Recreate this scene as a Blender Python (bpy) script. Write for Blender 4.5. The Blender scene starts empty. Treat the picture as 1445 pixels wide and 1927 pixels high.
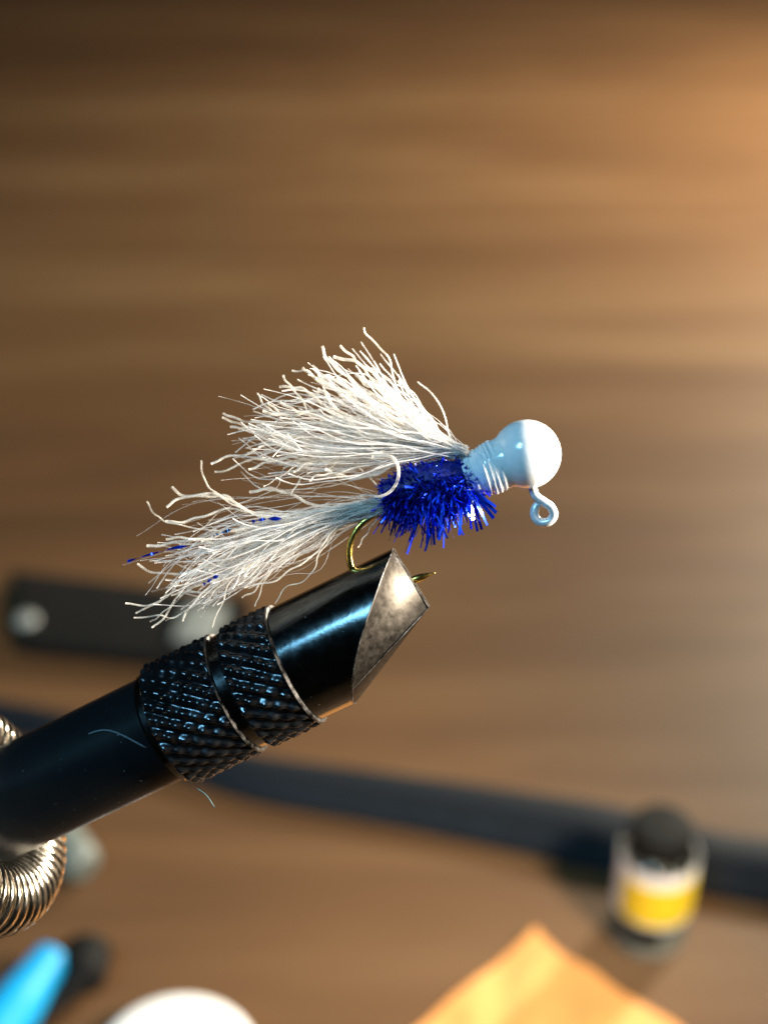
import bpy, bmesh, math, random
import numpy as np
from mathutils import Vector, Matrix, noise
R = math.radians
sc = bpy.context.scene
col = sc.collection

# ---------------------------------------------------------------- camera
PITCH = R(32.0)          # looking down at the desk
F = 2600.0               # focal length in photo pixels (photo 1445 x 1927)
CX, CY = 722.5, 963.5
D0 = 119.0               # mm from lens to the jig
M = D0 / F               # mm per photo pixel at the jig
H = 269.0                # mm of the lens above the desk
CAM = Vector((0, 0, H))
RT = Vector((1, 0, 0))
UP = Vector((0, math.sin(PITCH), math.cos(PITCH)))
FW = Vector((0, math.cos(PITCH), -math.sin(PITCH)))
MM = 0.001

cd = bpy.data.cameras.new('camera')
cam = bpy.data.objects.new('camera', cd)
col.objects.link(cam)
cam.location = CAM * MM
cam.rotation_euler = (math.pi / 2 - PITCH, 0, 0)
cd.sensor_fit = 'VERTICAL'
cd.sensor_height = 24.0
cd.lens = 24.0 * F / 1927.0
cd.clip_start = 0.005
cd.clip_end = 10.0
cd.dof.use_dof = True
cd.dof.focus_distance = 0.1165
cd.dof.aperture_fstop = cd.lens / 2.9
sc.camera = cam

# ---------------------------------------------------------------- light
sc.view_settings.view_transform = 'Standard'
sc.view_settings.look = 'None'
sc.view_settings.exposure = 0.0
sc.view_settings.gamma = 1.0
sc.render.engine = 'CYCLES'
sc.cycles.use_denoising = True
sc.cycles.max_bounces = 10
sc.cycles.transparent_max_bounces = 40
w = bpy.data.worlds.new('World'); sc.world = w; w.use_nodes = True
bg = w.node_tree.nodes['Background']
bg.inputs[0].default_value = (0.9, 0.75, 0.6, 1)
bg.inputs[1].default_value = 0.012


def camp(x, y, z):
    """camera-aligned millimetres (x right, y up, z towards the lens, 0 at the jig) to world millimetres"""
    return CAM + FW * (D0 - z) + RT * x + UP * y


def lamp(name, kind, loc, target, energy, color, **kw):
    ld = bpy.data.lights.new(name, kind)
    ld.energy = energy; ld.color = color
    for k, v in kw.items():
        setattr(ld, k, v)
    o = bpy.data.objects.new(name, ld); col.objects.link(o)
    o.location = loc * MM
    o.rotation_euler = ((target - loc) * MM).to_track_quat('-Z', 'Y').to_euler()
    return o


# bench lamp to the right of the jig, shining across it
lamp('bench_lamp', 'SPOT', camp(152, 26, 24), camp(-10, -40, -20), 8.8, (1.0, 0.88, 0.72),
     spot_size=R(128), spot_blend=0.6, shadow_soft_size=0.022)
# warm desk lamp standing beyond the right edge of the frame
lamp('desk_lamp', 'POINT', Vector((560, 800, 310)), Vector((200, 300, 0)), 66.0, (1.0, 0.91, 0.74),
     shadow_soft_size=0.03)
# cool daylight lamp above and behind the lens
lamp('daylight_lamp', 'AREA', camp(-302, 320, 543), camp(0, 0, 0), 3.7, (0.28, 0.69, 1.0),
     shape='RECTANGLE', size=0.15, size_y=0.18)

# ---------------------------------------------------------------- helpers


def Lp(p):
    """photo-pixel frame at the jig's distance (x right, y down, z towards the lens) to world mm"""
    return camp((p[0] - CX) * M, -(p[1] - CY) * M, p[2] * M)


def desk_pt(px, py, z=0.0):
    """the point at height z (mm) above the desk that lies under a photo pixel"""
    d = RT * ((px - CX) / F) + UP * (-(py - CY) / F) + FW
    return CAM + d * ((z - CAM.z) / d.z)


class MB:
    def __init__(s):
        s.v = []; s.f = []; s.m = []

    def add(s, verts, faces, mi=0):
        o = len(s.v)
        s.v += [Vector(p) for p in verts]
        s.f += [tuple(i + o for i in f) for f in faces]
        s.m += [mi] * len(faces)

    def grid(s, rows, close_u=False, close_v=False, mi=0):
        nr, nc = len(rows), len(rows[0])
        vs = [p for r in rows for p in r]
        fs = []
        for i in range(nr if close_u else nr - 1):
            for j in range(nc if close_v else nc - 1):
                a, b = i, (i + 1) % nr
                c, d = j, (j + 1) % nc
                fs.append((a * nc + c, b * nc + c, b * nc + d, a * nc + d))
        s.add(vs, fs, mi)

    def tube(s, pts, rad, n=6, cap=True, mi=0, squash=1.0):
        pts = [Vector(p) for p in pts]
        k = len(pts)
        rad = [rad] * k if not hasattr(rad, '__len__') else rad
        tang = []
        for i in range(k):
            t = pts[min(i + 1, k - 1)] - pts[max(i - 1, 0)]
            tang.append(t.normalized() if t.length > 1e-9 else Vector((1, 0, 0)))
        nrm = tang[0].orthogonal().normalized()
        rows = []
        for i in range(k):
            nrm = nrm - tang[i] * nrm.dot(tang[i])
            nrm = nrm.normalized() if nrm.length > 1e-6 else tang[i].orthogonal().normalized()
            b = tang[i].cross(nrm)
            rows.append([pts[i] + (nrm * math.cos(2 * math.pi * j / n) + b * math.sin(2 * math.pi * j / n) * squash) * rad[i]
                         for j in range(n)])
        o = len(s.v)
        s.grid(rows, close_v=True, mi=mi)
        if cap:
            s.f.append(tuple(range(o, o + n))); s.m.append(mi)
            s.f.append(tuple(range(o + (k - 1) * n, o + k * n))); s.m.append(mi)

    def lathe(s, org, axis, prof, n=48, mi=0, cap=True):
        org, a = Vector(org), Vector(axis).normalized()
        x = a.orthogonal().normalized(); y = a.cross(x)
        rows = []
        for (t, r) in prof:
            rows.append([org + a * t + (x * math.cos(2 * math.pi * j / n) + y * math.sin(2 * math.pi * j / n)) * r for j in range(n)])
        o = len(s.v)
        s.grid(rows, close_v=True, mi=mi)
        if cap:
            k = len(prof)
            s.f.append(tuple(range(o, o + n))); s.m.append(mi)
            s.f.append(tuple(range(o + (k - 1) * n, o + k * n))); s.m.append(mi)

    def box(s, c, sx, sy, sz, mi=0, ax=(Vector((1, 0, 0)), Vector((0, 1, 0)), Vector((0, 0, 1)))):
        c = Vector(c); vs = []
        for i in (-1, 1):
            for j in (-1, 1):
                for k in (-1, 1):
                    vs.append(c + ax[0] * i * sx / 2 + ax[1] * j * sy / 2 + ax[2] * k * sz / 2)
        s.add(vs, [(0, 1, 3, 2), (4, 6, 7, 5), (0, 4, 5, 1), (2, 3, 7, 6), (0, 2, 6, 4), (1, 5, 7, 3)], mi)

    def build(s, name, mats, parent=None, local=True, smooth=True, angle=38, recalc=True, bevel=0):
        """link as ONE mesh object; local: vertices are in the photo-pixel frame, else world mm"""
        W = [(Lp(p) if local else p) for p in s.v]
        if not isinstance(mats, (list, tuple)):
            mats = [mats]
        lo = Vector([min(p[i] for p in W) for i in range(3)]); hi = Vector([max(p[i] for p in W) for i in range(3)])
        c = (lo + hi) / 2
        me = bpy.data.meshes.new(name)
        me.from_pydata([((p - c) * MM)[:] for p in W], [], s.f)
        for m in mats:
            me.materials.append(m)
        me.polygons.foreach_set('material_index', s.m)
        if recalc or bevel:
            bm = bmesh.new(); bm.from_mesh(me)
            if bevel:
                bmesh.ops.remove_doubles(bm, verts=bm.verts, dist=1e-6)
                es = [e for e in bm.edges if len(e.link_faces) == 2 and e.calc_face_angle(0) > R(30)]
                bmesh.ops.bevel(bm, geom=es, offset=bevel * MM, segments=2, profile=0.6, affect='EDGES')
            bmesh.ops.recalc_face_normals(bm, faces=bm.faces)
            bm.to_mesh(me); bm.free()
        if smooth:
            me.polygons.foreach_set('use_smooth', [True] * len(me.polygons))
            if angle < 180:
                me.set_sharp_from_angle(angle=R(angle))
        o = bpy.data.objects.new(name, me); col.objects.link(o)
        if parent is not None:
            o.parent = parent
            o.location = c * MM - world_loc(parent)
        else:
            o.location = c * MM
        return o


def world_loc(o):
    l = o.location.copy()
    while o.parent:
        o = o.parent
        l += o.location
    return l


def thing(name, label, cat, loc, group=None):
    o = bpy.data.objects.new(name, None); col.objects.link(o)
    o.location = Vector(loc) * MM; o.empty_display_size = 0.005
    tag(o, label, cat, group)
    return o


def tag(o, label, cat, group=None):
    o['label'] = label; o['category'] = cat
    if group: o['group'] = group
    return o


def spline(pts, n):
    """Catmull-Rom through the points, n samples"""
    P = [Vector(p) for p in pts]
    P = [P[0] * 2 - P[1]] + P + [P[-1] * 2 - P[-2]]
    out = []
    k = len(P) - 3
    for i in range(n):
        t = i / (n - 1) * k
        j = min(int(t), k - 1); t -= j
        a, b, c, d = P[j:j + 4]
        out.append(0.5 * (2 * b + (c - a) * t + (2 * a - 5 * b + 4 * c - d) * t * t + (3 * b - a - 3 * c + d) * t ** 3))
    return out


# ---------------------------------------------------------------- materials
def new_mat(name):
    m = bpy.data.materials.new(name); m.use_nodes = True
    nt = m.node_tree
    return m, nt, nt.nodes['Principled BSDF'], nt.nodes['Material Output']


def pmat(name, color, rough=0.5, metal=0.0, coat=0.0, nscale=None, cvar=0.0, rvar=0.0, bump=0.0, bscale=None, stretch=(1, 1, 1), dust=0.0, **kw):
    """principled with noise in object space (metres) for colour, roughness and relief"""
    m, nt, b, out = new_mat(name)
    b.inputs['Base Color'].default_value = (*color, 1)
    b.inputs['Roughness'].default_value = rough
    b.inputs['Metallic'].default_value = metal
    b.inputs['Coat Weight'].default_value = coat
    for k, v in kw.items():
        b.inputs[k.replace('_', ' ')].default_value = v
    if nscale:
        tc = nt.nodes.new('ShaderNodeTexCoord'); mp = nt.nodes.new('ShaderNodeMapping')
        mp.inputs['Scale'].default_value = stretch
        nt.links.new(tc.outputs['Object'], mp.inputs[0])
        nz = nt.nodes.new('ShaderNodeTexNoise'); nz.inputs['Scale'].default_value = nscale
        nz.inputs['Detail'].default_value = 6; nz.inputs['Roughness'].default_value = 0.62
        nt.links.new(mp.outputs[0], nz.inputs['Vector'])
        if cvar:
            cr = nt.nodes.new('ShaderNodeValToRGB')
            cr.color_ramp.elements[0].position = 0.3; cr.color_ramp.elements[1].position = 0.7
            cr.color_ramp.elements[0].color = tuple(c * (1 - cvar) for c in color) + (1,)
            cr.color_ramp.elements[1].color = tuple(min(1, c * (1 + cvar)) for c in color) + (1,)
            nt.links.new(nz.outputs[0], cr.inputs[0]); nt.links.new(cr.outputs[0], b.inputs['Base Color'])
        if rvar:
            mr = nt.nodes.new('ShaderNodeMapRange')
            mr.inputs[1].default_value = 0.3; mr.inputs[2].default_value = 0.7
            mr.inputs[3].default_value = max(0.02, rough - rvar); mr.inputs[4].default_value = min(1, rough + rvar)
            nt.links.new(nz.outputs[0], mr.inputs[0]); nt.links.new(mr.outputs[0], b.inputs['Roughness'])
        if dust:
            nd = nt.nodes.new('ShaderNodeTexNoise'); nd.inputs['Scale'].default_value = 2600; nd.inputs['Detail'].default_value = 2
            nt.links.new(tc.outputs['Object'], nd.inputs['Vector'])
            mr = nt.nodes.new('ShaderNodeMapRange'); mr.inputs[1].default_value = 0.735; mr.inputs[2].default_value = 0.78
            mr.inputs[4].default_value = dust
            nt.links.new(nd.outputs[0], mr.inputs[0])
            df = nt.nodes.new('ShaderNodeBsdfDiffuse'); df.inputs[0].default_value = (0.35, 0.34, 0.33, 1)
            mx = nt.nodes.new('ShaderNodeMixShader')
            nt.links.new(mr.outputs[0], mx.inputs[0]); nt.links.new(b.outputs[0], mx.inputs[1]); nt.links.new(df.outputs[0], mx.inputs[2])
            nt.links.new(mx.outputs[0], out.inputs[0])
        if bump:
            n2 = nt.nodes.new('ShaderNodeTexNoise'); n2.inputs['Scale'].default_value = bscale or nscale
            n2.inputs['Detail'].default_value = 4
            nt.links.new(mp.outputs[0], n2.inputs['Vector'])
            bp = nt.nodes.new('ShaderNodeBump'); bp.inputs['Strength'].default_value = bump
            bp.inputs['Distance'].default_value = 0.0002
            nt.links.new(n2.outputs[0], bp.inputs['Height']); nt.links.new(bp.outputs[0], b.inputs['Normal'])
    return m


def wood_mat():
    m, nt, b, out = new_mat('walnut_laminate')
    tc = nt.nodes.new('ShaderNodeTexCoord')

    def nz(scale, sx, sy, detail, dist=0.0, rot=0.0, off=0.0):
        mp = nt.nodes.new('ShaderNodeMapping')
        mp.inputs['Scale'].default_value = (sx, sy, 1)
        mp.inputs['Rotation'].default_value = (0, 0, rot)
        mp.inputs['Location'].default_value = (off, off * 1.7, 0)
        nt.links.new(tc.outputs['Object'], mp.inputs[0])
        n = nt.nodes.new('ShaderNodeTexNoise'); n.inputs['Scale'].default_value = scale
        n.inputs['Detail'].default_value = detail; n.inputs['Roughness'].default_value = 0.6
        n.inputs['Distortion'].default_value = dist
        nt.links.new(mp.outputs[0], n.inputs['Vector'])
        return n
    broad = nz(4.0, 0.25, 1.0, 6, 0.5, R(2), 3.1)
    fine = nz(26.0, 0.11, 1.0, 4, 0.9, R(-1.5), 1.3)
    mix = nt.nodes.new('ShaderNodeMath'); mix.operation = 'MULTIPLY_ADD'
    nt.links.new(fine.outputs[0], mix.inputs[0]); mix.inputs[1].default_value = 0.62
    sc2 = nt.nodes.new('ShaderNodeMath'); sc2.operation = 'MULTIPLY'
    nt.links.new(broad.outputs[0], sc2.inputs[0]); sc2.inputs[1].default_value = 0.73
    nt.links.new(sc2.outputs[0], mix.inputs[2])
    cr = nt.nodes.new('ShaderNodeValToRGB')
    e = cr.color_ramp.elements
    e[0].position = 0.40; e[0].color = (0.050, 0.0235, 0.009, 1)
    e[1].position = 0.96; e[1].color = (0.185, 0.106, 0.047, 1)
    k = e.new(0.66); k.color = (0.106, 0.052, 0.0205, 1)
    nt.links.new(mix.outputs[0], cr.inputs[0])
    nt.links.new(cr.outputs[0], b.inputs['Base Color'])
    b.inputs['Roughness'].default_value = 0.58
    b.inputs['Specular IOR Level'].default_value = 0.3
    bp = nt.nodes.new('ShaderNodeBump'); bp.inputs['Strength'].default_value = 0.12; bp.inputs['Distance'].default_value = 0.0004
    nt.links.new(fine.outputs[0], bp.inputs['Height']); nt.links.new(bp.outputs[0], b.inputs['Normal'])
    return m


def hair_mat(name, color, trans):
    """semi-clear nylon-like hair: glossy skin over scattered light passing through"""
    m, nt, b, out = new_mat(name)
    b.inputs['Base Color'].default_value = (*color, 1)
    b.inputs['Roughness'].default_value = 0.3
    b.inputs['Specular IOR Level'].default_value = 0.6
    t = nt.nodes.new('ShaderNodeBsdfTranslucent'); t.inputs[0].default_value = (*color, 1)
    tr = nt.nodes.new('ShaderNodeBsdfTransparent'); tr.inputs[0].default_value = (0.97, 0.97, 0.97, 1)
    mx = nt.nodes.new('ShaderNodeMixShader'); mx.inputs[0].default_value = 0.45
    mx2 = nt.nodes.new('ShaderNodeMixShader')
    # uneven clarity along the strand
    tc = nt.nodes.new('ShaderNodeTexCoord'); nz = nt.nodes.new('ShaderNodeTexNoise'); nz.inputs['Scale'].default_value = 900
    nt.links.new(tc.outputs['Object'], nz.inputs['Vector'])
    mr = nt.nodes.new('ShaderNodeMapRange'); mr.inputs[1].default_value = 0.35; mr.inputs[2].default_value = 0.65
    mr.inputs[3].default_value = trans * 0.3; mr.inputs[4].default_value = trans * 1.6
    nt.links.new(nz.outputs[0], mr.inputs[0]); nt.links.new(mr.outputs[0], mx2.inputs[0])
    nt.links.new(b.outputs[0], mx.inputs[1]); nt.links.new(t.outputs[0], mx.inputs[2])
    nt.links.new(mx.outputs[0], mx2.inputs[1]); nt.links.new(tr.outputs[0], mx2.inputs[2])
    nt.links.new(mx2.outputs[0], out.inputs[0])
    return m


MAT = dict(
    wood=wood_mat(),
    paint=pmat('white_enamel', (0.80, 0.83, 0.84), 0.16, coat=0.5, nscale=600, rvar=0.06, cvar=0.05, bump=0.25, bscale=420),
    thread=pmat('pale_thread', (0.72, 0.77, 0.80), 0.45, nscale=900, cvar=0.12, bump=0.4, bscale=3000),
    eye=pmat('painted_wire', (0.70, 0.72, 0.74), 0.28, metal=0.25, nscale=900, cvar=0.25, rvar=0.1),
    gold=pmat('gold_wire', (0.72, 0.50, 0.12), 0.22, metal=1.0, nscale=900, rvar=0.1),
    hair=hair_mat('white_hair', (0.84, 0.83, 0.82), 0.46),
    hair2=hair_mat('white_hair_coarse', (0.88, 0.84, 0.77), 0.50),
    blue=pmat('blue_tinsel', (0.002, 0.034, 0.60), 0.24, metal=0.75, coat=0.2),
    blue_hi=pmat('blue_tinsel_glint', (0.30, 0.48, 0.95), 0.16, metal=1.0),  # paler copy of the blue tinsel, sparkle highlights put into its colour
    core=pmat('blue_core', (0.005, 0.012, 0.16), 0.6),
    black=pmat('black_oxide_steel', dust=0.35, color=(0.07, 0.08, 0.085), rough=0.17, metal=1.0, nscale=900, rvar=0.04, cvar=0.12, bump=0.03, bscale=2500),
    tube=pmat('black_enamel_tube', (0.007, 0.008, 0.009), 0.34, nscale=300, rvar=0.08, dust=0.6, Specular_IOR_Level=0.07, bump=0.03, bscale=1500),
    knurl=pmat('black_knurl', (0.05, 0.055, 0.062), 0.22, metal=0.9, nscale=700, rvar=0.12, cvar=0.4),
    steel=pmat('ground_steel', (0.048, 0.043, 0.037), 0.43, metal=1.0, nscale=1500, rvar=0.08, cvar=0.26, bump=0.05, bscale=2600, stretch=(1, 1, 1)),
    edge_steel=pmat('mottled_edge_steel', (0.12, 0.115, 0.11), 0.42, metal=1.0, nscale=900, cvar=0.9, rvar=0.15),  # mottled steel for collar rims and jaw edge lines, paler than the body
    spring=pmat('nickel_wire', (0.62, 0.58, 0.50), 0.18, metal=1.0, nscale=700, rvar=0.08, cvar=0.15),
    plastic_black=pmat('black_plastic', (0.006, 0.006, 0.0055), 0.75, Specular_IOR_Level=0.15, nscale=200, rvar=0.1),
    navy=pmat('navy_plastic', (0.003, 0.006, 0.010), 0.7, Specular_IOR_Level=0.25, nscale=90, rvar=0.1),
    silver=pmat('dull_silver', (0.30, 0.32, 0.30), 0.4, metal=0.3, nscale=200, cvar=0.1),
    orange=pmat('orange_cloth', (0.66, 0.275, 0.065), 0.8, nscale=250, cvar=0.12, bump=0.6, bscale=1800, Sheen_Weight=0.3),
    white=pmat('white_plastic', (0.80, 0.80, 0.79), 0.35, nscale=80, rvar=0.08),
    label_white=pmat('white_paper', (0.80, 0.80, 0.76), 0.6, nscale=200, cvar=0.05),
    label_yellow=pmat('yellow_paper', (0.85, 0.62, 0.02), 0.5, nscale=200, cvar=0.06),
    blue_plastic=pmat('bright_blue_rubber', (0.005, 0.30, 0.62), 0.42, nscale=150, rvar=0.08),
    vial=pmat('frosted_tube', (0.12, 0.14, 0.125), 0.4, nscale=150, cvar=0.08),
    liquid=pmat('pale_liquid', (0.55, 0.53, 0.44), 0.3),
    base=pmat('lit_glass_tone', (0.26, 0.25, 0.20), 0.25, nscale=200, cvar=0.1),  # opaque tone standing in for light inside the clear glass base
    lint=pmat('pale_lint', (0.10, 0.14, 0.16), 0.6),
    lint_teal=pmat('teal_lint', (0.02, 0.07, 0.08), 0.6),
    lint_yellow=pmat('yellow_lint', (0.65, 0.60, 0.05), 0.5),
)
g, nt, b, out = new_mat('clear_glass')
b.inputs['Base Color'].default_value = (0.95, 0.97, 0.95, 1); b.inputs['Transmission Weight'].default_value = 1.0
b.inputs['Roughness'].default_value = 0.03; b.inputs['IOR'].default_value = 1.48
MAT['glass'] = g

# ---------------------------------------------------------------- the desk
mb = MB(); mb.box((0, 800, -14), 2400, 1900, 28)
o = mb.build('desk', MAT['wood'], local=False, bevel=3)
o['kind'] = 'structure'; o['label'] = 'brown wood-grain desk top'

# ---------------------------------------------------------------- the vise
TILT = R(7.7)
ec, es_ = math.cos(TILT), math.sin(TILT)
AX = Vector((0.897 * ec, -0.442 * ec, es_))      # along the jaws, towards the tip
AN = Vector((0.442, 0.897, 0))                   # across, down in the picture
AK = Vector((-0.897 * es_, 0.442 * es_, ec))     # towards the lens
RJ = 116.0
ORG = Vector((510, 1145, 0)) + AN * RJ - Vector((0, 0, 200 * es_))


def U(u, v, wv):
    """jaw frame (u along, v across from the top line, w towards the lens) to the pixel frame"""
    return ORG + AX * u + AN * (v - RJ) + AK * wv


vise = thing('fly_tying_vise', 'black rotary tying vise gripping the hook of the white-headed jig', 'vise',
             (Lp(U(-1400, RJ, 0)).x, Lp(U(-1400, RJ, 0)).y, 0))

# jaws: two mirrored halves with a ground, faceted tip
cv = [0, 5, 30, 61, 110, 160, 198, 232]
cu = [260, 258, 233, 204, 155, 112, 86, 62]


def cu_at(v):
    return float(np.interp(v, cv, cu))


GAP = 7.0
for sgn in (1, -1):
    mb = MB()
    th0 = math.asin(GAP / RJ)
    vq = 198.0
    thq = math.acos(1 - vq / RJ)
    ths = list(np.linspace(th0, thq, 30)) + list(np.linspace(thq, math.pi - th0, 9))[1:]
    C = []
    for t in ths:
        v = RJ - RJ * math.cos(t)
        us = [cu_at(max(0, v - 10)), cu_at(v), cu_at(min(232, v + 10))]
        C.append((0.25 * us[0] + 0.5 * us[1] + 0.25 * us[2], v, RJ * math.sin(t)))
    T = (271.0, 128.0, 13.0)
    P1 = C[0]
    # body
    rows = []
    for k in range(9):
        q = k / 8
        rows.append([U(-150 + (c[0] + 150) * q, c[1], sgn * c[2]) for c in C])
    mb.grid(rows, mi=0)
    # main facet: rulings from the curve to the end edge
    rows = [[], [], [], [], []]
    for i in range(30):
        q = i / 29
        e = tuple(P1[a] + (T[a] - P1[a]) * q + (4 * math.sin(math.pi * q) if a == 2 else 0) for a in range(3))
        for k in range(5):
            s = k / 4
            sag = -3.0 * math.sin(math.pi * s) * min(1, q * 3)
            rows[k].append(U(C[i][0] + (e[0] - C[i][0]) * s, C[i][1] + (e[1] - C[i][1]) * s, sgn * (C[i][2] + (e[2] - C[i][2]) * s + sag)))
    mb.grid(rows, mi=1)
    end_edge = rows[-1]
    # lower facet
    P4 = C[-1]
    rows2 = [[] for _ in range(4)]
    nlow = len(C) - 29
    for i in range(29, len(C)):
        q = (i - 29) / (nlow - 1)
        e = tuple(T[a] + (P4[a] - T[a]) * q for a in range(3))
        for k in range(4):
            s = k / 3
            rows2[k].append(U(*(C[i][a] + (e[a] - C[i][a]) * s if a < 2 else sgn * (C[i][a] + (e[a] - C[i][a]) * s) for a in range(3))))
    mb.grid(rows2, mi=1)
    # rim down to the inner plane
    rim = [U(-150, RJ - RJ * math.cos(t), sgn * RJ * math.sin(t)) for t in ths]
    outer = end_edge + rows2[-1][1:]

    def flat(p):
        d = (p - ORG).dot(AK)
        return p - AK * (d - sgn * (GAP - 0.5))
    mb.grid([outer, [flat(p) for p in outer]], mi=1)
    inner = [U(-150, RJ - RJ * math.cos(th0), sgn * (GAP - 0.5)), *[flat(p) for p in outer], U(-150, RJ + RJ * math.cos(th0), sgn * (GAP - 0.5))]
    mb.add(inner, [tuple(range(len(inner)))], 0)
    o = mb.build('jaw', [MAT['black'], MAT['steel']], vise, angle=22)
    if sgn == 1:
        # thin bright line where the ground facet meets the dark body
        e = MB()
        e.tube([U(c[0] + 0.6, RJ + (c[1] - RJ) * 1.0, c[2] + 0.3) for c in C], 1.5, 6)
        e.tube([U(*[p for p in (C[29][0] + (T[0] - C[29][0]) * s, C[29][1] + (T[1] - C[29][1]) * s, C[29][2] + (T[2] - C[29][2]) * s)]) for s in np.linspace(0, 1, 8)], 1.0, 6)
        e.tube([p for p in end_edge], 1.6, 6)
        e.build('bright_edge', MAT['edge_steel'], o)

# dark collet body inside the collar
mb = MB()
mb.lathe(U(0, RJ, 0), AX, [(-300, 104), (-292, 112), (-20, 112), (-14, 108)], 64)
mb.build('collet', MAT['black'], vise)

# knurled collar: two bands of diamond knurl
ND = 25
RK = 126.0


def knurl(u0, u1):
    n, ku = ND * 10, max(24, int((u1 - u0) / 2.4))
    X = AN; Y = AK
    rows = []
    for i in range(ku + 1):
        u = u0 + (u1 - u0) * i / ku
        edge = min(1.0, min(i, ku - i) / 3.0)
        r_ = []
        for j in range(n):
            t = 2 * math.pi * j / n
            a = (ND * t / (2 * math.pi) + u / 40.0) % 1.0
            b_ = (ND * t / (2 * math.pi) - u / 44.0) % 1.0
            ta = 1 - abs(2 * a - 1); tb = 1 - abs(2 * b_ - 1)
            hgt = min(1, ta * 1.12) ** 0.95 * (0.55 + 0.45 * min(1, tb * 1.25))
            wob = noise.noise(Vector((u * 0.05, math.cos(t) * 9, math.sin(t) * 9))) * 2.2
            r = RK - 9.5 + 9.5 * hgt * (0.75 + 0.25 * edge) + wob
            if i in (0, ku): r = RK - 9
            r_.append(U(u, RJ, 0) + (X * math.cos(t) + Y * math.sin(t)) * r)
        rows.append(r_)
    m = MB()
    m.grid(rows, close_v=True)
    # end rings closing towards the core
    for i, du in ((0, -3), (ku, 3)):
        c = U(u0 if i == 0 else u1, RJ, 0) + AX * du
        ring = [c + (X * math.cos(2 * math.pi * j / n) + Y * math.sin(2 * math.pi * j / n)) * 110 for j in range(n)]
        m.grid([rows[i], ring], close_v=True)
    return m


for (u0, u1) in ((-279, -137), (-112, -8)):
    ring = knurl(u0, u1).build('knurled_collar', MAT['knurl'], vise, angle=60)
    e = MB()
    e.lathe(U(u1, RJ, 0), AX, [(-1.5, RK - 5), (1.0, RK - 2.5), (4.0, RK - 4.5), (5.5, RK - 11), (5.5, 112)], 96, cap=False)
    e.build('steel_rim', MAT['edge_steel'], ring)

# rear tube and the stand
mb = MB()
mb.lathe(U(0, RJ, 0), AX, [(-1450, 90), (-1440, 104), (-300, 106), (-285, 106)], 96)
mb.build('tube', MAT['tube'], vise)
P = Lp(U(-1400, RJ, 0))
mb = MB(); mb.lathe((P.x, P.y, 6), (0, 0, 1), [(0, 6), (P.z - 4, 6), (P.z, 5)], 32)
mb.build('post', MAT['tube'], vise, local=False)
mb = MB(); mb.lathe((P.x, P.y, 0), (0, 0, 1), [(0, 29), (1, 30), (5, 30), (7, 28), (7.5, 7)], 64)
mb.build('base', MAT['tube'], vise, local=False)

# material spring wound round the tube
mb = MB()
RC = Vector((-22, 1533, -(200 + 655) * es_))
RC = U(-730, RJ, 0) + Vector((4, -8, 0))
ta = (AX + AK * 0.10).normalized()
tx = (AN - ta * AN.dot(ta)).normalized(); ty = ta.cross(tx)
RM, rm, NT = 172.0, 64.0, 56
pts = []
for i in range(NT * 26 + 1):
    a = 2 * math.pi * i / (NT * 26)
    bb = 2 * math.pi * i / 26
    rad = (tx * math.cos(a) + ty * math.sin(a))
    cpt = RC + rad * RM
    pts.append(cpt + (rad * math.cos(bb) + ta * math.sin(bb)) * rm)
mb.tube(pts, 9.3, 8, cap=False)
o = mb.build('coil_spring', MAT['spring'], angle=180)
tag(o, 'shiny nickel coil spring looped round the black vise tube', 'spring')

# ---------------------------------------------------------------- the jig
random.seed(11)
jig = thing('fishing_jig', 'white ball-headed fishing jig with blue tinsel body and white hair', 'fishing lure', Lp((820, 930, 0)))
HC = Vector((990, 855, 0))
HA = Vector((-0.925, 0.36, -0.02)).normalized()
prof = []
for i in range(33):
    a = math.pi * i / 32 * 0.71
    prof.append((-65.5 * math.cos(a), max(0.5, 65.5 * math.sin(a))))
prof += [(43, 50.6), (48, 49.6), (60, 49.2), (74, 48.5), (84, 46.5), (95, 43), (106, 39), (121, 33.5), (140, 26), (154, 17)]
mb = MB(); mb.lathe(HC, HA, prof, 72)
mb.build('head', MAT['paint'], jig, angle=60)
for k, (s, r, w_) in enumerate(((61, 46.3, 4.4), (69, 46.0, 4.4), (77, 45.4, 4.3), (84.5, 43.6, 4.3), (91.5, 41.5, 4.2), (98.5, 38.9, 4.2), (105.5, 36.3, 4.2), (112, 34, 4.2), (119, 31.6, 4))):
    m = MB()
    y = HA.orthogonal().normalized(); x = HA.cross(y)
    lean = HA + Vector((random.uniform(-.08, .08), random.uniform(-.08, .08), random.uniform(-.1, .1)))
    lean.normalize()
    yy = (y - lean * y.dot(lean)).normalized(); xx = lean.cross(yy)
    ring = [HC + HA * s + (xx * math.cos(t) + yy * math.sin(t)) * (r + 1.2 * math.sin(3 * t + k)) for t in np.linspace(0, 2 * math.pi, 49)]
    m.tube(ring, w_, 10, cap=False)
    m.build('thread_wrap', MAT['thread'], jig, angle=180)
# eye of bent wire
mb = MB()
ep = [(1000, 895, 0), (1002, 918, 0), (1008, 934, 1), (1022, 944, 3), (1036, 955, 4), (1041, 970, 3), (1031, 982, 0),
      (1015, 982, -4), (1006, 970, -6), (1008, 954, -6), (1018, 944, -6)]
mb.tube(spline(ep, 60), [8.5] * 50 + [8.3, 8.1, 8, 7.8, 7.5, 7.2, 7, 6.6, 6, 4.5], 14)
mb.build('eye', MAT['eye'], jig, angle=180)
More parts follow.
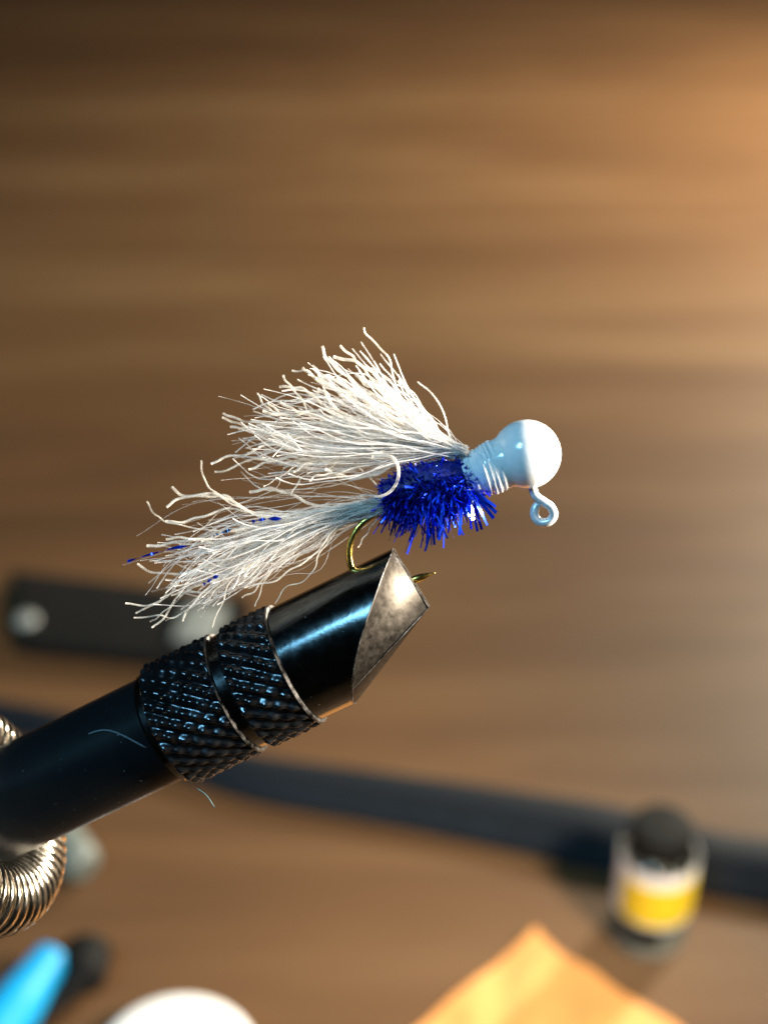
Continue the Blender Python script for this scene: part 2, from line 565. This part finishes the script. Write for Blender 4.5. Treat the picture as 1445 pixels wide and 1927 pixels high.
# hook
hp = [(900, 893, 0), (820, 925, 0), (745, 953, 0), (705, 969, 0), (678, 988, 0), (662, 1014, 0), (657, 1042, 0), (663, 1072, 0),
      (682, 1096, 0), (712, 1106, 0), (748, 1100, 0), (790, 1087, 0), (819, 1077, 0)]
sp = spline(hp, 110)
rr = [6.4] * 96 + [6.3, 6.6, 7.0, 7.2, 7.0, 6.6, 6.0, 5.3, 4.6, 3.8, 3.0, 2.2, 1.4, 0.5]
mb = MB(); mb.tube(sp, rr, 14)
hook = mb.build('hook', MAT['gold'], jig, angle=180)

# tinsel body: a dark core bristling with foil ribbons
BA, BB = Vector((722, 930, 0)), Vector((898, 893, 0))
bd = (BB - BA).normalized()
bu = Vector((-bd.y, bd.x, 0)).normalized()          # down in the picture
if bu.y < 0: bu = -bu
bz = Vector((0, 0, 1))


def body_r(t):
    return (0.50 + 0.5 * math.sin(math.pi * min(1, max(0, t * 0.93 + 0.06)))) * 1.0


mb = MB()
prof = [(-4, 3)] + [((BB - BA).length * t, 42 * (0.35 + 0.65 * math.sin(math.pi * (0.10 + 0.8 * t)))) for t in np.linspace(0, 1, 14)] + [(184, 5)]
mb.lathe(BA, bd, prof, 24)
body = mb.build('body', MAT['core'], jig)


def ribbon(mb, p0, d, length, width, side, bend, mi, twist):
    n = 5
    d = d.normalized()
    sd = (side - d * side.dot(d)).normalized()
    up = d.cross(sd)
    L_, R_ = [], []
    for i in range(n):
        t = i / (n - 1)
        p = p0 + d * length * t + bend * (t * t * length)
        a = twist * t
        s = (sd * math.cos(a) + up * math.sin(a)) * width / 2
        L_.append(p - s); R_.append(p + s)
    mb.grid([L_, R_], mi=mi)


mb = MB()
LB = (BB - BA).length
for i in range(4200):
    t = random.random()
    phi = random.uniform(0, 2 * math.pi)
    rd = bu * math.cos(phi) + bz * math.sin(phi)
    base = BA + bd * LB * (0.03 + 0.97 * t) + rd * 22 * body_r(t)
    down = max(0, math.cos(phi)); up_ = max(0, -math.cos(phi))
    ln = random.choice((random.uniform(14, 40), random.uniform(30, 54))) * body_r(t) * (1 + 0.42 * down ** 2 - 0.45 * up_)
    fan = (t - 0.45) * 0.75 + random.gauss(0, 0.38)
    d = rd + bd * fan - bd * 0.25 * (1 - t) + Vector((-0.12, 0.18, 0))
    d += Vector((random.gauss(0, .2), random.gauss(0, .2), random.gauss(0, .2)))
    bend = Vector((random.gauss(-.05, .22), random.gauss(0.12, .22), random.gauss(0, .2)))
    ribbon(mb, base, d, ln, random.choice((1.8, 2.4, 3.2, 4.4)), Vector((random.gauss(0, 1), random.gauss(0, 1), random.gauss(0, 1))),
           bend, 1 if random.random() < 0.05 else 0, random.uniform(-1.6, 1.6))
o = mb.build('tinsel', [MAT['blue'], MAT['blue_hi']], body, angle=180, recalc=False)
o['kind'] = 'stuff'
# broad tinsel ends below the collar, pointing down and to the right
for (a, b_, wd, hi) in (((888, 925), (931, 962), 7, 0), ((890, 930), (926, 972), 7, 0), ((888, 934), (915, 985), 6.5, 0), ((886, 936), (905, 993), 6, 0),
                        ((884, 930), (887, 975), 8, 1), ((880, 935), (884, 992), 6, 0), ((882, 934), (896, 996), 5, 0), ((890, 927), (930, 951), 6, 0),
                        ((868, 945), (862, 1003), 5, 0), ((850, 950), (842, 1000), 6, 0), ((812, 958), (816, 1021), 6, 0), ((805, 955), (803, 1012), 5, 0),
                        ((830, 955), (826, 1012), 5, 0), ((880, 915), (912, 904), 6, 1), ((872, 920), (905, 918), 6, 1)):
    m = MB()
    p0, p1 = Vector((*a, 30 + random.uniform(-6, 10))), Vector((*b_, 26 + random.uniform(-8, 12)))
    d = p1 - p0
    ribbon(m, p0, d, d.length, wd, Vector((-d.y, d.x, random.uniform(-40, 40))), Vector((0, 0.06, 0)), 0, random.uniform(-.7, .7))
    m.build('tinsel_strand', MAT['blue_hi' if hi else 'blue'], body, angle=180, recalc=False)


# hair
def strand(mb, pts, r0, r1, n=5, seg=20, crimp=0.0, freq=3.0):
    sp = spline(pts, seg)
    ph, ph2 = random.uniform(0, 6.28), random.uniform(0, 6.28)
    k = len(sp)
    out_ = []
    for i, p in enumerate(sp):
        t = i / (k - 1)
        tg = (sp[min(i + 1, k - 1)] - sp[max(i - 1, 0)])
        nn = Vector((-tg.y, tg.x, 0)); nn = nn.normalized() if nn.length > 1e-6 else Vector((0, 1, 0))
        e = min(1, t * 3)
        out_.append(p + nn * crimp * e * math.sin(freq * 6.28 * t + ph) + Vector((0, 0, crimp * 1.2 * e * math.sin(freq * 5.1 * t + ph2))))
    rad = [r0 + (r1 - r0) * (i / (k - 1)) for i in range(k)]
    mb.tube(out_, rad, n)


WR = Vector((872, 852, 8))        # wing root
TR = Vector((745, 944, 0))        # tail root


def fluff(mb, root, spots, N):
    # hair-fine wisps between the coarse fibres
    for i in range(N):
        tx_, ty_ = random.choice(spots)
        tip = Vector((tx_ + random.gauss(0, 28), ty_ + random.gauss(0, 24), random.gauss(0, 45)))
        tip = root + (tip - root) * random.uniform(.55, 1.08)
        a = root + Vector((random.uniform(-6, 4), random.gauss(0, 6), random.gauss(0, 8)))
        m1 = a.lerp(tip, .35) + Vector((random.gauss(0, 14), random.gauss(0, 14), random.gauss(0, 10)))
        m2 = a.lerp(tip, .70) + Vector((random.gauss(0, 20), random.gauss(0, 20), random.gauss(0, 12)))
        strand(mb, [a, m1, m2, tip], .75, .35, 4, 22, random.uniform(1, 5), random.uniform(1, 3))


def wing_fill(mb, N):
    tips = [((745, 700), 1.1), ((700, 660), 1.1), ((640, 672), 1.05), ((590, 695), 0.95), ((545, 722), .85), ((505, 765), .6), ((455, 790), .4),
            ((445, 812), .25), ((440, 838), .05), ((470, 865), -.2), ((520, 880), -.3), ((590, 890), -.3)]
    wts = [0.35, .55, .9, 1.1, 1.2, 1.3, 1.4, 1.3, 1.2, .9, .7, .6]
    for i in range(N):
        q = random.choices(range(len(tips) - 1), weights=wts[:-1])[0]
        f = random.random()
        tx_ = tips[q][0][0] * (1 - f) + tips[q + 1][0][0] * f
        ty_ = tips[q][0][1] * (1 - f) + tips[q + 1][0][1] * f
        curl = tips[q][1] * (1 - f) + tips[q + 1][1] * f + random.gauss(0, .55)
        ls = 1 - abs(random.gauss(0, 0.15)) if random.random() < .9 else random.uniform(.5, .8)
        root = WR + Vector((random.uniform(-4, 10), random.gauss(0, 5), random.gauss(0, 9)))
        tip = WR + (Vector((tx_, ty_, 0)) - WR) * ls
        tip.z = random.gauss(0, 52)
        tip += Vector((random.gauss(0, 18), random.gauss(0, 18), 0))
        Lg = (tip - root).length
        d0 = Vector((-1, -0.25 * (1 if ty_ < 800 else .3) + random.gauss(0, .10), 0))
        d0 = (d0.normalized() * 0.6 + (tip - root).normalized() * 0.4)
        d1 = Vector((-1, -curl, random.gauss(0, .3))).normalized()
        p1 = root + d0 * Lg * 0.33; p1.z = tip.z * .4
        p2 = tip - d1 * Lg * 0.30; p2.z = tip.z * .8
        # bezier to points
        pts = [root * (1 - t) ** 3 + p1 * 3 * t * (1 - t) ** 2 + p2 * 3 * t * t * (1 - t) + tip * t ** 3 for t in np.linspace(0, 1, 7)]
        strand(mb, pts, random.uniform(1.2, 1.7), random.uniform(.6, 1.5), 5, 20, random.uniform(1.5, 5.5), random.uniform(1.0, 3.2))


def tail_fill(mb, N):
    tips = [((345, 975), .4), ((330, 1000), .2), ((300, 1030), .0), ((270, 1045), -.1), ((275, 1070), -.1), ((300, 1095), -.3), ((270, 1130), -.5),
            ((300, 1150), -.8), ((350, 1155), -.9), ((400, 1120), -.9), ((450, 1100), -.8), ((490, 1080), -.6)]
    wts = [.30, .5, .8, 1, 1.2, 1.4, 1.4, 1.4, 1.3, 1.2, .9, .4]
    for i in range(N):
        q = random.choices(range(len(tips) - 1), weights=wts[:-1])[0]
        f = random.random()
        tx_ = tips[q][0][0] * (1 - f) + tips[q + 1][0][0] * f
        ty_ = tips[q][0][1] * (1 - f) + tips[q + 1][0][1] * f
        curl = tips[q][1] * (1 - f) + tips[q + 1][1] * f + random.gauss(0, .5)
        ls = random.uniform(.74, 1.0) if random.random() < .88 else random.uniform(.5, .8)
        root = TR + Vector((random.uniform(-8, 8), random.gauss(0, 8), random.gauss(0, 9)))
        tip = TR + (Vector((tx_, ty_, 0)) - TR) * ls
        tip.z = random.gauss(0, 42)
        tip += Vector((random.gauss(0, 10), random.gauss(0, 10), 0))
        Lg = (tip - root).length
        d0 = Vector((-1, 0.20 + random.gauss(0, .08), 0)).normalized()
        d1 = Vector((-1, -curl, random.gauss(0, .3))).normalized()
        p1 = root + d0 * Lg * .42; p1.z = tip.z * .4
        p2 = tip - d1 * Lg * .30; p2.z = tip.z * .8
        pts = [root * (1 - t) ** 3 + p1 * 3 * t * (1 - t) ** 2 + p2 * 3 * t * t * (1 - t) + tip * t ** 3 for t in np.linspace(0, 1, 7)]
        strand(mb, pts, random.uniform(1.0, 1.5), random.uniform(.6, 1.2), 5, 24, random.uniform(1.5, 7.0), random.uniform(1.0, 3.0))


mb = MB(); wing_fill(mb, 195); fluff(mb, WR, [(660, 680), (600, 690), (520, 740), (440, 790), (430, 830), (440, 880), (520, 890), (600, 900)], 60)
wing = mb.build('wing_hair', MAT['hair'], jig, angle=180, recalc=False); wing['kind'] = 'stuff'
mb = MB(); tail_fill(mb, 160); fluff(mb, TR, [(330, 940), (300, 1000), (270, 1050), (290, 1100), (290, 1150), (380, 1140), (420, 1110)], 28)
tail = mb.build('tail_hair', MAT['hair'], jig, angle=180, recalc=False); tail['kind'] = 'stuff'


def za(l): return [(400 + x / 3.0104, 600 + y / 3.0104) for x, y in l]
def zb(l): return [(230 + x / 2.7788, 850 + y / 2.7788) for x, y in l]


wing_s = [
    ([(855, 60), (885, 112), (960, 180), (1010, 262), (1035, 380), (1080, 500), (1230, 630)], 2.4),
    ([(620, 160), (655, 235), (730, 305), (830, 378), (960, 470), (1120, 600)], 3.4),
    ([(685, 222), (790, 240), (875, 285), (955, 355), (1030, 450), (1160, 580)], 4.0),
    ([(722, 165), (785, 212), (830, 262), (900, 340), (1010, 470), (1180, 610)], 3.0),
    ([(455, 300), (540, 302), (600, 345), (720, 400), (900, 480), (1100, 600)], 2.4),
    ([(515, 280), (575, 335), (650, 385), (770, 430), (900, 520), (1120, 620)], 3.2),
    ([(570, 265), (610, 330), (640, 420), (720, 530), (850, 600), (1100, 670)], 3.0),
    ([(402, 325), (432, 372), (480, 425), (525, 490), (590, 590), (800, 660), (1100, 700)], 2.6),
    ([(385, 393), (450, 395), (505, 400), (565, 432), (615, 482), (700, 545), (800, 640), (1000, 700)], 3.5),
    ([(392, 480), (460, 520), (540, 545), (660, 560), (850, 620), (1100, 690)], 3.2),
    ([(296, 535), (380, 550), (470, 552), (560, 530), (680, 520), (860, 590), (1100, 680)], 3.8),
    ([(62, 535), (150, 572), (260, 590), (420, 600), (700, 640), (1050, 700)], 3.0),
    ([(62, 568), (140, 592), (240, 640), (380, 660), (700, 690), (1050, 720)], 3.0),
    ([(105, 618), (200, 625), (320, 650), (500, 680), (800, 710), (1100, 730)], 3.2),
    ([(150, 622), (240, 614), (325, 655), (400, 712), (480, 772), (620, 820), (850, 790), (1150, 760)], 3.6),
    ([(10, 828), (80, 790), (200, 770), (330, 715), (480, 725), (800, 740), (1150, 745)], 3.0),
    ([(20, 870), (110, 852), (200, 802), (320, 800), (520, 780), (900, 770), (1180, 755)], 2.8),
    ([(215, 858), (300, 822), (430, 790), (540, 795), (800, 790), (1150, 765)], 3.0),
    ([(465, 868), (540, 825), (640, 822), (800, 800), (1000, 785), (1180, 760)], 3.0),
    ([(598, 402), (650, 432), (700, 520), (765, 582), (870, 690), (1000, 780)], 3.6),
    ([(480, 822), (560, 850), (660, 870), (760, 905), (900, 880), (1010, 830), (1150, 770)], 3.0),
    ([(640, 858), (700, 880), (800, 905), (920, 885), (1040, 825), (1180, 765)], 4.2),
    ([(815, 315), (860, 370), (930, 400), (1000, 450), (1080, 540), (1220, 660)], 4.0),
    ([(255, 425), (300, 490), (360, 530), (520, 560), (800, 640), (1100, 700)], 2.2),
    ([(320, 478), (380, 530), (480, 570), (700, 620), (1000, 690)], 2.6),
    ([(555, 920), (600, 890), (680, 880), (800, 850), (960, 815), (1150, 765)], 2.6),
    ([(590, 345), (660, 330), (740, 370), (830, 440), (960, 540), (1160, 650)], 2.8),
    ([(865, 560), (920, 510), (1000, 498), (1080, 560), (1180, 650)], 2.2),
    ([(270, 735), (340, 715), (420, 735), (560, 760), (800, 770), (1150, 750)], 2.6),
    ([(300, 950), (380, 905), (460, 850), (560, 815), (700, 800), (1000, 780)], 1.3),
]
tail_s = [
    ([(262, 188), (330, 230), (450, 235), (540, 232), (620, 282), (720, 340), (900, 370), (1200, 290)], 3.4),
    ([(245, 288), (330, 240), (480, 222), (560, 250), (680, 312), (860, 350), (1200, 280)], 3.4),
    ([(430, 50), (445, 150), (500, 215), (600, 280), (760, 340), (1100, 300)], 2.0),
    ([(668, 212), (760, 195), (850, 212), (940, 250), (1020, 285), (1150, 285), (1300, 260)], 3.8),
    ([(240, 366), (330, 365), (420, 340), (560, 300), (720, 320), (1000, 330), (1280, 270)], 2.8),
    ([(130, 262), (185, 335), (250, 370), (400, 400), (700, 420), (1100, 330)], 1.8),
    ([(140, 495), (230, 485), (330, 465), (430, 460), (540, 495), (760, 480), (1100, 360)], 3.6),
    ([(235, 455), (330, 450), (430, 465), (520, 480), (760, 450), (1150, 320)], 3.2),
    ([(430, 470), (520, 430), (620, 405), (740, 400), (950, 370), (1200, 300)], 3.6),
    ([(88, 588), (180, 630), (300, 635), (450, 605), (640, 560), (900, 450), (1200, 310)], 2.8),
    ([(38, 790), (150, 795), (240, 760), (330, 655), (450, 580), (640, 500), (900, 420), (1200, 310)], 2.2),
    ([(85, 836), (200, 785), (265, 705), (350, 640), (520, 570), (800, 480), (1180, 320)], 2.4),
    ([(178, 912), (250, 842), (320, 730), (380, 650), (520, 580), (720, 500), (1000, 390), (1220, 300)], 2.4),
    ([(330, 878), (380, 790), (450, 720), (560, 645), (720, 560), (950, 430), (1200, 310)], 2.6),
    ([(485, 908), (530, 800), (570, 690), (640, 610), (800, 500), (1050, 380), (1220, 300)], 1.8),
    ([(80, 862), (200, 850), (270, 862), (345, 828), (430, 750), (600, 640), (900, 460), (1200, 310)], 2.0),
    ([(155, 888), (215, 845), (300, 770), (400, 690), (600, 580), (1000, 400)], 1.8),
    ([(635, 758), (700, 722), (765, 640), (870, 550), (1000, 430), (1220, 310)], 2.2),
    ([(650, 702), (800, 672), (900, 605), (1000, 545), (1100, 420), (1240, 310)], 2.2),
    ([(800, 790), (865, 705), (960, 670), (1010, 600), (1040, 520), (1140, 400), (1250, 310)], 1.4),
    ([(260, 685), (340, 705), (440, 690), (580, 630), (800, 520), (1150, 340)], 3.2),
    ([(270, 742), (370, 725), (500, 735), (620, 690), (800, 560), (1150, 350)], 2.4),
    ([(490, 530), (580, 490), (700, 460), (850, 420), (1180, 300)], 2.8),
    ([(885, 230), (930, 150), (985, 110), (1080, 90), (1200, 60)], 2.0),
    ([(705, 805), (740, 700), (800, 600), (900, 500), (1150, 350)], 1.2),
    ([(1232, 500), (1270, 440), (1310, 380), (1345, 330), (1380, 290)], 1.5),
    ([(220, 600), (290, 520), (420, 400), (560, 290), (800, 200), (900, 80)], 1.0),
    ([(435, 815), (500, 720), (600, 640), (760, 540), (1050, 400)], 1.8),
]
for lst, fn, root, par in ((wing_s, za, WR, wing), (tail_s, zb, TR, tail)):
    for (l, r) in lst:
        pts2 = fn(l)
        z0 = random.uniform(5, 48)
        n = len(pts2)
        pts = [(x, y, z0 * (1 - i / n) + 10 * i / n) for i, (x, y) in enumerate(pts2)] + [tuple(root + Vector((random.uniform(-3, 3), random.uniform(-5, 5), 4)))]
        pts.reverse()
        m = MB(); strand(m, pts, r * 0.66, r * .78, 7, 44, 1.3, 5)
        m.build('hair_strand', MAT['hair2'], par, angle=180, recalc=False)
# stray loop curling down over the blue body
m = MB(); strand(m, [(700, 862, 66), (735, 862, 72), (748, 880, 74), (748, 903, 74), (736, 924, 70), (714, 935, 58), (690, 932, 40), (672, 936, 30)], 2.9, 2.5, 8, 40)
m.build('hair_strand', MAT['hair2'], wing, angle=180, recalc=False)
# blue flash strands in the tail
for (l, wd, hi) in (([(48, 570), (150, 538), (280, 503), (360, 490)], 5, 0), ([(690, 365), (760, 352), (845, 350)], 7, 0), ([(440, 690), (480, 662), (520, 640)], 6, 0),
                    ([(490, 440), (520, 428), (590, 402)], 5, 1), ([(1090, 690), (1150, 650)], 4, 0)):
    pts = [(x, y, 34 + 6 * random.random()) for x, y in zb(l)]
    if l[0][0] > 1000: continue
    sp = spline(pts, 24)
    m = MB(); L_, R_ = [], []
    for i, p in enumerate(sp):
        tg = (sp[min(i + 1, 23)] - sp[max(i - 1, 0)]).normalized()
        s1 = Vector((-tg.y, tg.x, 0)); a = i * 0.33 + 0.4
        s = (s1 * math.cos(a) + Vector((0, 0, 1)) * math.sin(a)) * wd / 2 + s1 * 0.6
        L_.append(p - s); R_.append(p + s)
    m.grid([L_, R_])
    m.build('flash_strand', MAT['blue_hi' if hi else 'blue'], tail, angle=180, recalc=False)

# ---------------------------------------------------------------- lint
m = MB(); cyl = [U(-400 + 95 * t, 60 + 70 * t - 20 * math.sin(math.pi * t), math.sqrt(max(0, 106 ** 2 - (60 + 70 * t - 20 * math.sin(math.pi * t) - RJ) ** 2)) + 1.5) for t in np.linspace(0, 1, 16)]
m.tube(cyl, 1.6, 5)
tag(m.build('lint_fiber', MAT['lint'], angle=180), 'pale curved lint fibre stuck on the black vise tube', 'lint')
m = MB(); m.tube(spline([(375, 1478, 30), (392, 1490, 30), (407, 1513, 28)], 12), 1.1, 5)
tag(m.build('lint_fiber', MAT['lint_teal'], angle=180), 'short teal lint fibre hanging under the knurled vise collar', 'lint')
m = MB(); m.tube(spline([(-40, 1490, 110), (-12, 1512, 109), (20, 1532, 104)], 12), 4.5, 6)
tag(m.build('thread_scrap', MAT['lint_yellow'], angle=180), 'yellow-green thread scrap on the vise tube at the left edge', 'thread')

# ---------------------------------------------------------------- things on the desk behind
# glass bottle with a black cap and a yellow and white label
B = desk_pt(1218, 1752)
rb = 9.2
HB = 30.0
bot = thing('glue_bottle', 'small clear glass bottle with black cap and yellow and white label', 'bottle', B)
up = Vector((0, 0, 1))
m = MB()
outer = [(0.0, 0.5), (0.0, rb - 2), (0.6, rb - .6), (1.8, rb), (HB - 3, rb), (HB - 1.2, rb - .8), (HB - .3, rb - 2.2), (HB, rb - 4.2), (HB + 3, rb - 4.4)]
inner = [(HB + 3, rb - 5.6), (HB, rb - 5.5), (HB - 1.5, rb - 4.2), (HB - 2.4, rb - 2), (HB - 4, rb - 1.2), (3.5, rb - 1.2), (2.6, rb - 2.2), (2.4, 0.5)]
m.lathe(B, up, outer + inner, 64)
m.build('glass', MAT['glass'], bot, local=False, angle=60)
m = MB(); m.lathe(B, up, [(2.5, .5), (2.7, rb - 2.3), (3.6, rb - 1.3), (10.9, rb - 1.3), (10.9, .5)], 48)
m.build('liquid', MAT['liquid'], bot, local=False)


def band(z0, z1, r, a0, a1, thick=0.12):
    m = MB(); rows = []
    for (z, rr_) in ((z0, r), (z1, r), (z1, r + thick), (z0, r + thick)):
        rows.append([B + Vector((math.cos(a) * rr_, math.sin(a) * rr_, z)) for a in np.linspace(a0, a1, 48)])
    m.grid(rows, close_u=True)
    return m


fa = -math.pi / 2 + 0.05
lab = band(10.8, HB - 1.8, rb + .03, fa - 2.1, fa + 2.1).build('label', MAT['label_white'], bot, local=False)
band(12.0, 24.0, rb + .2, fa - 1.15, fa + 1.15).build('yellow_panel', MAT['label_yellow'], lab, local=False)
band(4.6, 10.6, rb + .05, fa - .85, fa - 0.02).build('black_panel', MAT['plastic_black'], lab, local=False)
band(.7, 4.3, rb - .05, fa - 2.2, fa + 2.2, .2).build('lit_base_band', MAT['base'], bot, local=False)  # added pale band, paints the lit look of the clear base
band(4.7, 10.6, rb + .05, fa + .02, fa + 1.0).build('lit_glass_panel', MAT['vial'], lab, local=False)  # added band where lit clear glass would show beside the black print
m = MB()
rc = 7.8
rows = []
prof = [(HB + .2, rc - .5), (HB + .4, rc), (HB + 5.4, rc - .3), (HB + 6.0, rc - .8), (HB + 6.3, rc - 1.8), (HB + 6.3, .4)]
for (z, r) in [(HB + .2, .4)] + prof:
    rows.append([B + Vector((math.cos(2 * math.pi * j / 96) * (r - (0.22 if j % 4 < 2 and HB + .3 < z < HB + 5.5 else 0)),
                             math.sin(2 * math.pi * j / 96) * (r - (0.22 if j % 4 < 2 and HB + .3 < z < HB + 5.5 else 0)), z)) for j in range(96)])
m.grid(rows, close_v=True)
m.build('cap', MAT['plastic_black'], bot, local=False, angle=30)

# long dark tapering tool handle lying across the desk
top = [(-160, 1312), (60, 1345), (300, 1400), (480, 1440), (750, 1478), (1000, 1515), (1120, 1535), (1250, 1562), (1350, 1590), (1500, 1610), (1620, 1630)]
botm = [(-160, 1345), (60, 1392), (300, 1455), (480, 1512), (750, 1560), (1000, 1612), (1120, 1640), (1250, 1668), (1350, 1690), (1500, 1715), (1620, 1725)]
ts = spline([desk_pt(*p) for p in top], 48); bs = spline([desk_pt(*p) for p in botm], 48)
rows = []
for a, c in zip(ts, bs):
    wd = (a - c).length
    hgt = min(9.0, 2 + wd * 0.28)
    sec = []
    for q, zz in ((0.0, .1), (0.02, .45), (.10, .85), (.25, 1.0), (.55, .95), (.85, .55), (.97, .25), (1.0, .08)):
        p = a.lerp(c, q); sec.append(Vector((p.x, p.y, 0.2 + hgt * zz)))
    sec += [Vector((bs[0].x * 0 + c.x, c.y, 0.1)), Vector((a.x, a.y, 0.1))]
    rows.append(sec)
m = MB(); m.grid(rows, close_v=True)
m.add(rows[0], [tuple(range(len(rows[0])))]); m.add(rows[-1], [tuple(range(len(rows[-1])))])
tag(m.build('tool_handle', MAT['navy'], local=False, angle=50), 'long dark navy tapering tool lying across the desk behind the bottle', 'tool')

# black bar tool with a silver rivet and a grey clip
q = [desk_pt(22, 1098), desk_pt(470, 1150), desk_pt(450, 1275), desk_pt(42, 1236)]
cl = thing('black_clipper', 'flat black tool with pale rivet and grey tab lying behind the vise', 'tool', (q[0] + q[2]) / 2)
hh = 6.0
m = MB()
N = 12
rows = []
for i in range(N + 1):
    t = i / N
    a = q[0].lerp(q[1], t); c = q[3].lerp(q[2], t)
    rows.append([Vector((p.x, p.y, z)) for p, z in ((a, .1), (a, hh), (c, hh), (c, .1))])
m.grid(rows, close_v=True); m.add(rows[0], [(0, 1, 2, 3)]); m.add(rows[-1], [(0, 1, 2, 3)])
m.build('bar', MAT['plastic_black'], cl, local=False, bevel=1.6)
p = desk_pt(50, 1168, hh)
m = MB(); m.lathe((p.x, p.y, hh - .5), (0, 0, 1), [(0, 3.7), (1.2, 3.7), (1.9, 3.0), (2.2, 1.6), (2.3, .3)], 40)
m.build('rivet', MAT['silver'], cl, local=False)
p = desk_pt(378, 1178, hh)
ax = (q[1] - q[0]).normalized(); ay = Vector((-ax.y, ax.x, 0))
m = MB(); m.box(p + Vector((0, 0, .8)), 13, 19, 2.2, ax=(ax, ay, Vector((0, 0, 1))))
m.build('tab', MAT['silver'], cl, local=False, bevel=.7)

# orange cloth with a turned-up corner
c0 = desk_pt(1003, 1768)
c1 = desk_pt(700, 2010); c2 = desk_pt(1330, 1985)
n = 40
rows = []; rows2 = []
for i in range(n + 1):
    r1 = []; r2 = []
    for j in range(n + 1):
        s, t = i / n * 1.6, j / n * 1.6
        p = c0 + (c1 - c0) * s + (c2 - c0) * t
        k = min(s, t)
        z = 1.2 + 2.2 * noise.noise(Vector((p.x * .045, p.y * .045, 3))) * min(1, s + t) + 1.2 * noise.noise(Vector((p.x * .13, p.y * .10, 7))) + 2.2 * math.exp(-(s + t) * 5)
        e = 1.6 * noise.noise(Vector((p.x * .08, p.y * .08, 11)))
        z = max(0.6, z)
        r1.append(Vector((p.x + e, p.y + e * .6, z + 0.9))); r2.append(Vector((p.x + e, p.y + e * .6, z)))
    rows.append(r1); rows2.append(r2)
m = MB(); m.grid(rows); m.grid(rows2)
for k in range(n):
    for (A_, B_, C_, D_) in ((rows[0][k], rows[0][k + 1], rows2[0][k + 1], rows2[0][k]), (rows[k][0], rows[k + 1][0], rows2[k + 1][0], rows2[k][0]),
                             (rows[n][k], rows[n][k + 1], rows2[n][k + 1], rows2[n][k]), (rows[k][n], rows[k + 1][n], rows2[k + 1][n], rows2[k][n])):
        m.add([A_, B_, C_, D_], [(0, 1, 2, 3)])
tag(m.build('cloth', MAT['orange'], local=False, angle=60), 'folded corner of bright orange cloth at the bottom edge', 'cloth')

# white round lid
p = desk_pt(330, 2012, 9)
m = MB(); rl = 18.5
m.lathe((p.x, p.y, 0), (0, 0, 1), [(0.05, rl), (9, rl), (11, rl - .6), (12, rl - 2), (12.4, rl - 5), (12.5, .5)], 72)
lid = m.build('jar_lid', MAT['white'], local=False)
tag(lid, 'white round jar lid cut off by the bottom edge', 'lid')

# blue handle with a black end
a = desk_pt(-70, 2030, 8); c = desk_pt(100, 1802, 8)
pen = thing('blue_handle_tool', 'bright blue tool handle with black end in the lower left corner', 'tool', (a.x, a.y, 0))
d = (c - a); d.z = 0; L0 = d.length; d.normalize()
m = MB()
pts = [Vector((a.x, a.y, 8)) + d * L0 * t for t in np.linspace(-.2, 1, 20)]
m.tube(pts, [6.2 - 2.0 * max(0, (t - .62)) ** 1.0 * 2.4 for t in np.linspace(0, 1, 20)], 28)
m.build('grip', MAT['blue_plastic'], pen, local=False, angle=50)
e0 = desk_pt(168, 1778, 6); e1 = desk_pt(142, 1850, 6)
m = MB()
m.tube(spline([Vector((e0.x, e0.y, 6)), Vector(((e0.x + e1.x) / 2 + .6, (e0.y + e1.y) / 2, 6)), Vector((e1.x, e1.y, 6)), Vector((a.x, a.y, 4.5)) + d * L0 * .45 + Vector((5, 0, 0))], 20),
       [4.0, 5.2] + [5.8] * 10 + [3.8, 3.4, 3, 2.6, 2.3, 2, 1.7, 1.4], 20)
m.build('black_end', MAT['plastic_black'], pen, local=False, angle=60)

# pale frosted tube half hidden by the vise spring
p = desk_pt(150, 1625, 6); p2 = desk_pt(60, 1500, 6)
m = MB(); dd = (p2 - p); dd.z = 0
m.lathe(Vector((p.x, p.y, 6)), dd.normalized(), [(-3, .4), (-2.8, 3.5), (-1, 5.2), (0, 5.6), (28, 5.6), (29, .5)], 40)
tag(m.build('frosted_tube', MAT['vial'], local=False), 'pale frosted tube half hidden behind the vise spring', 'tube')
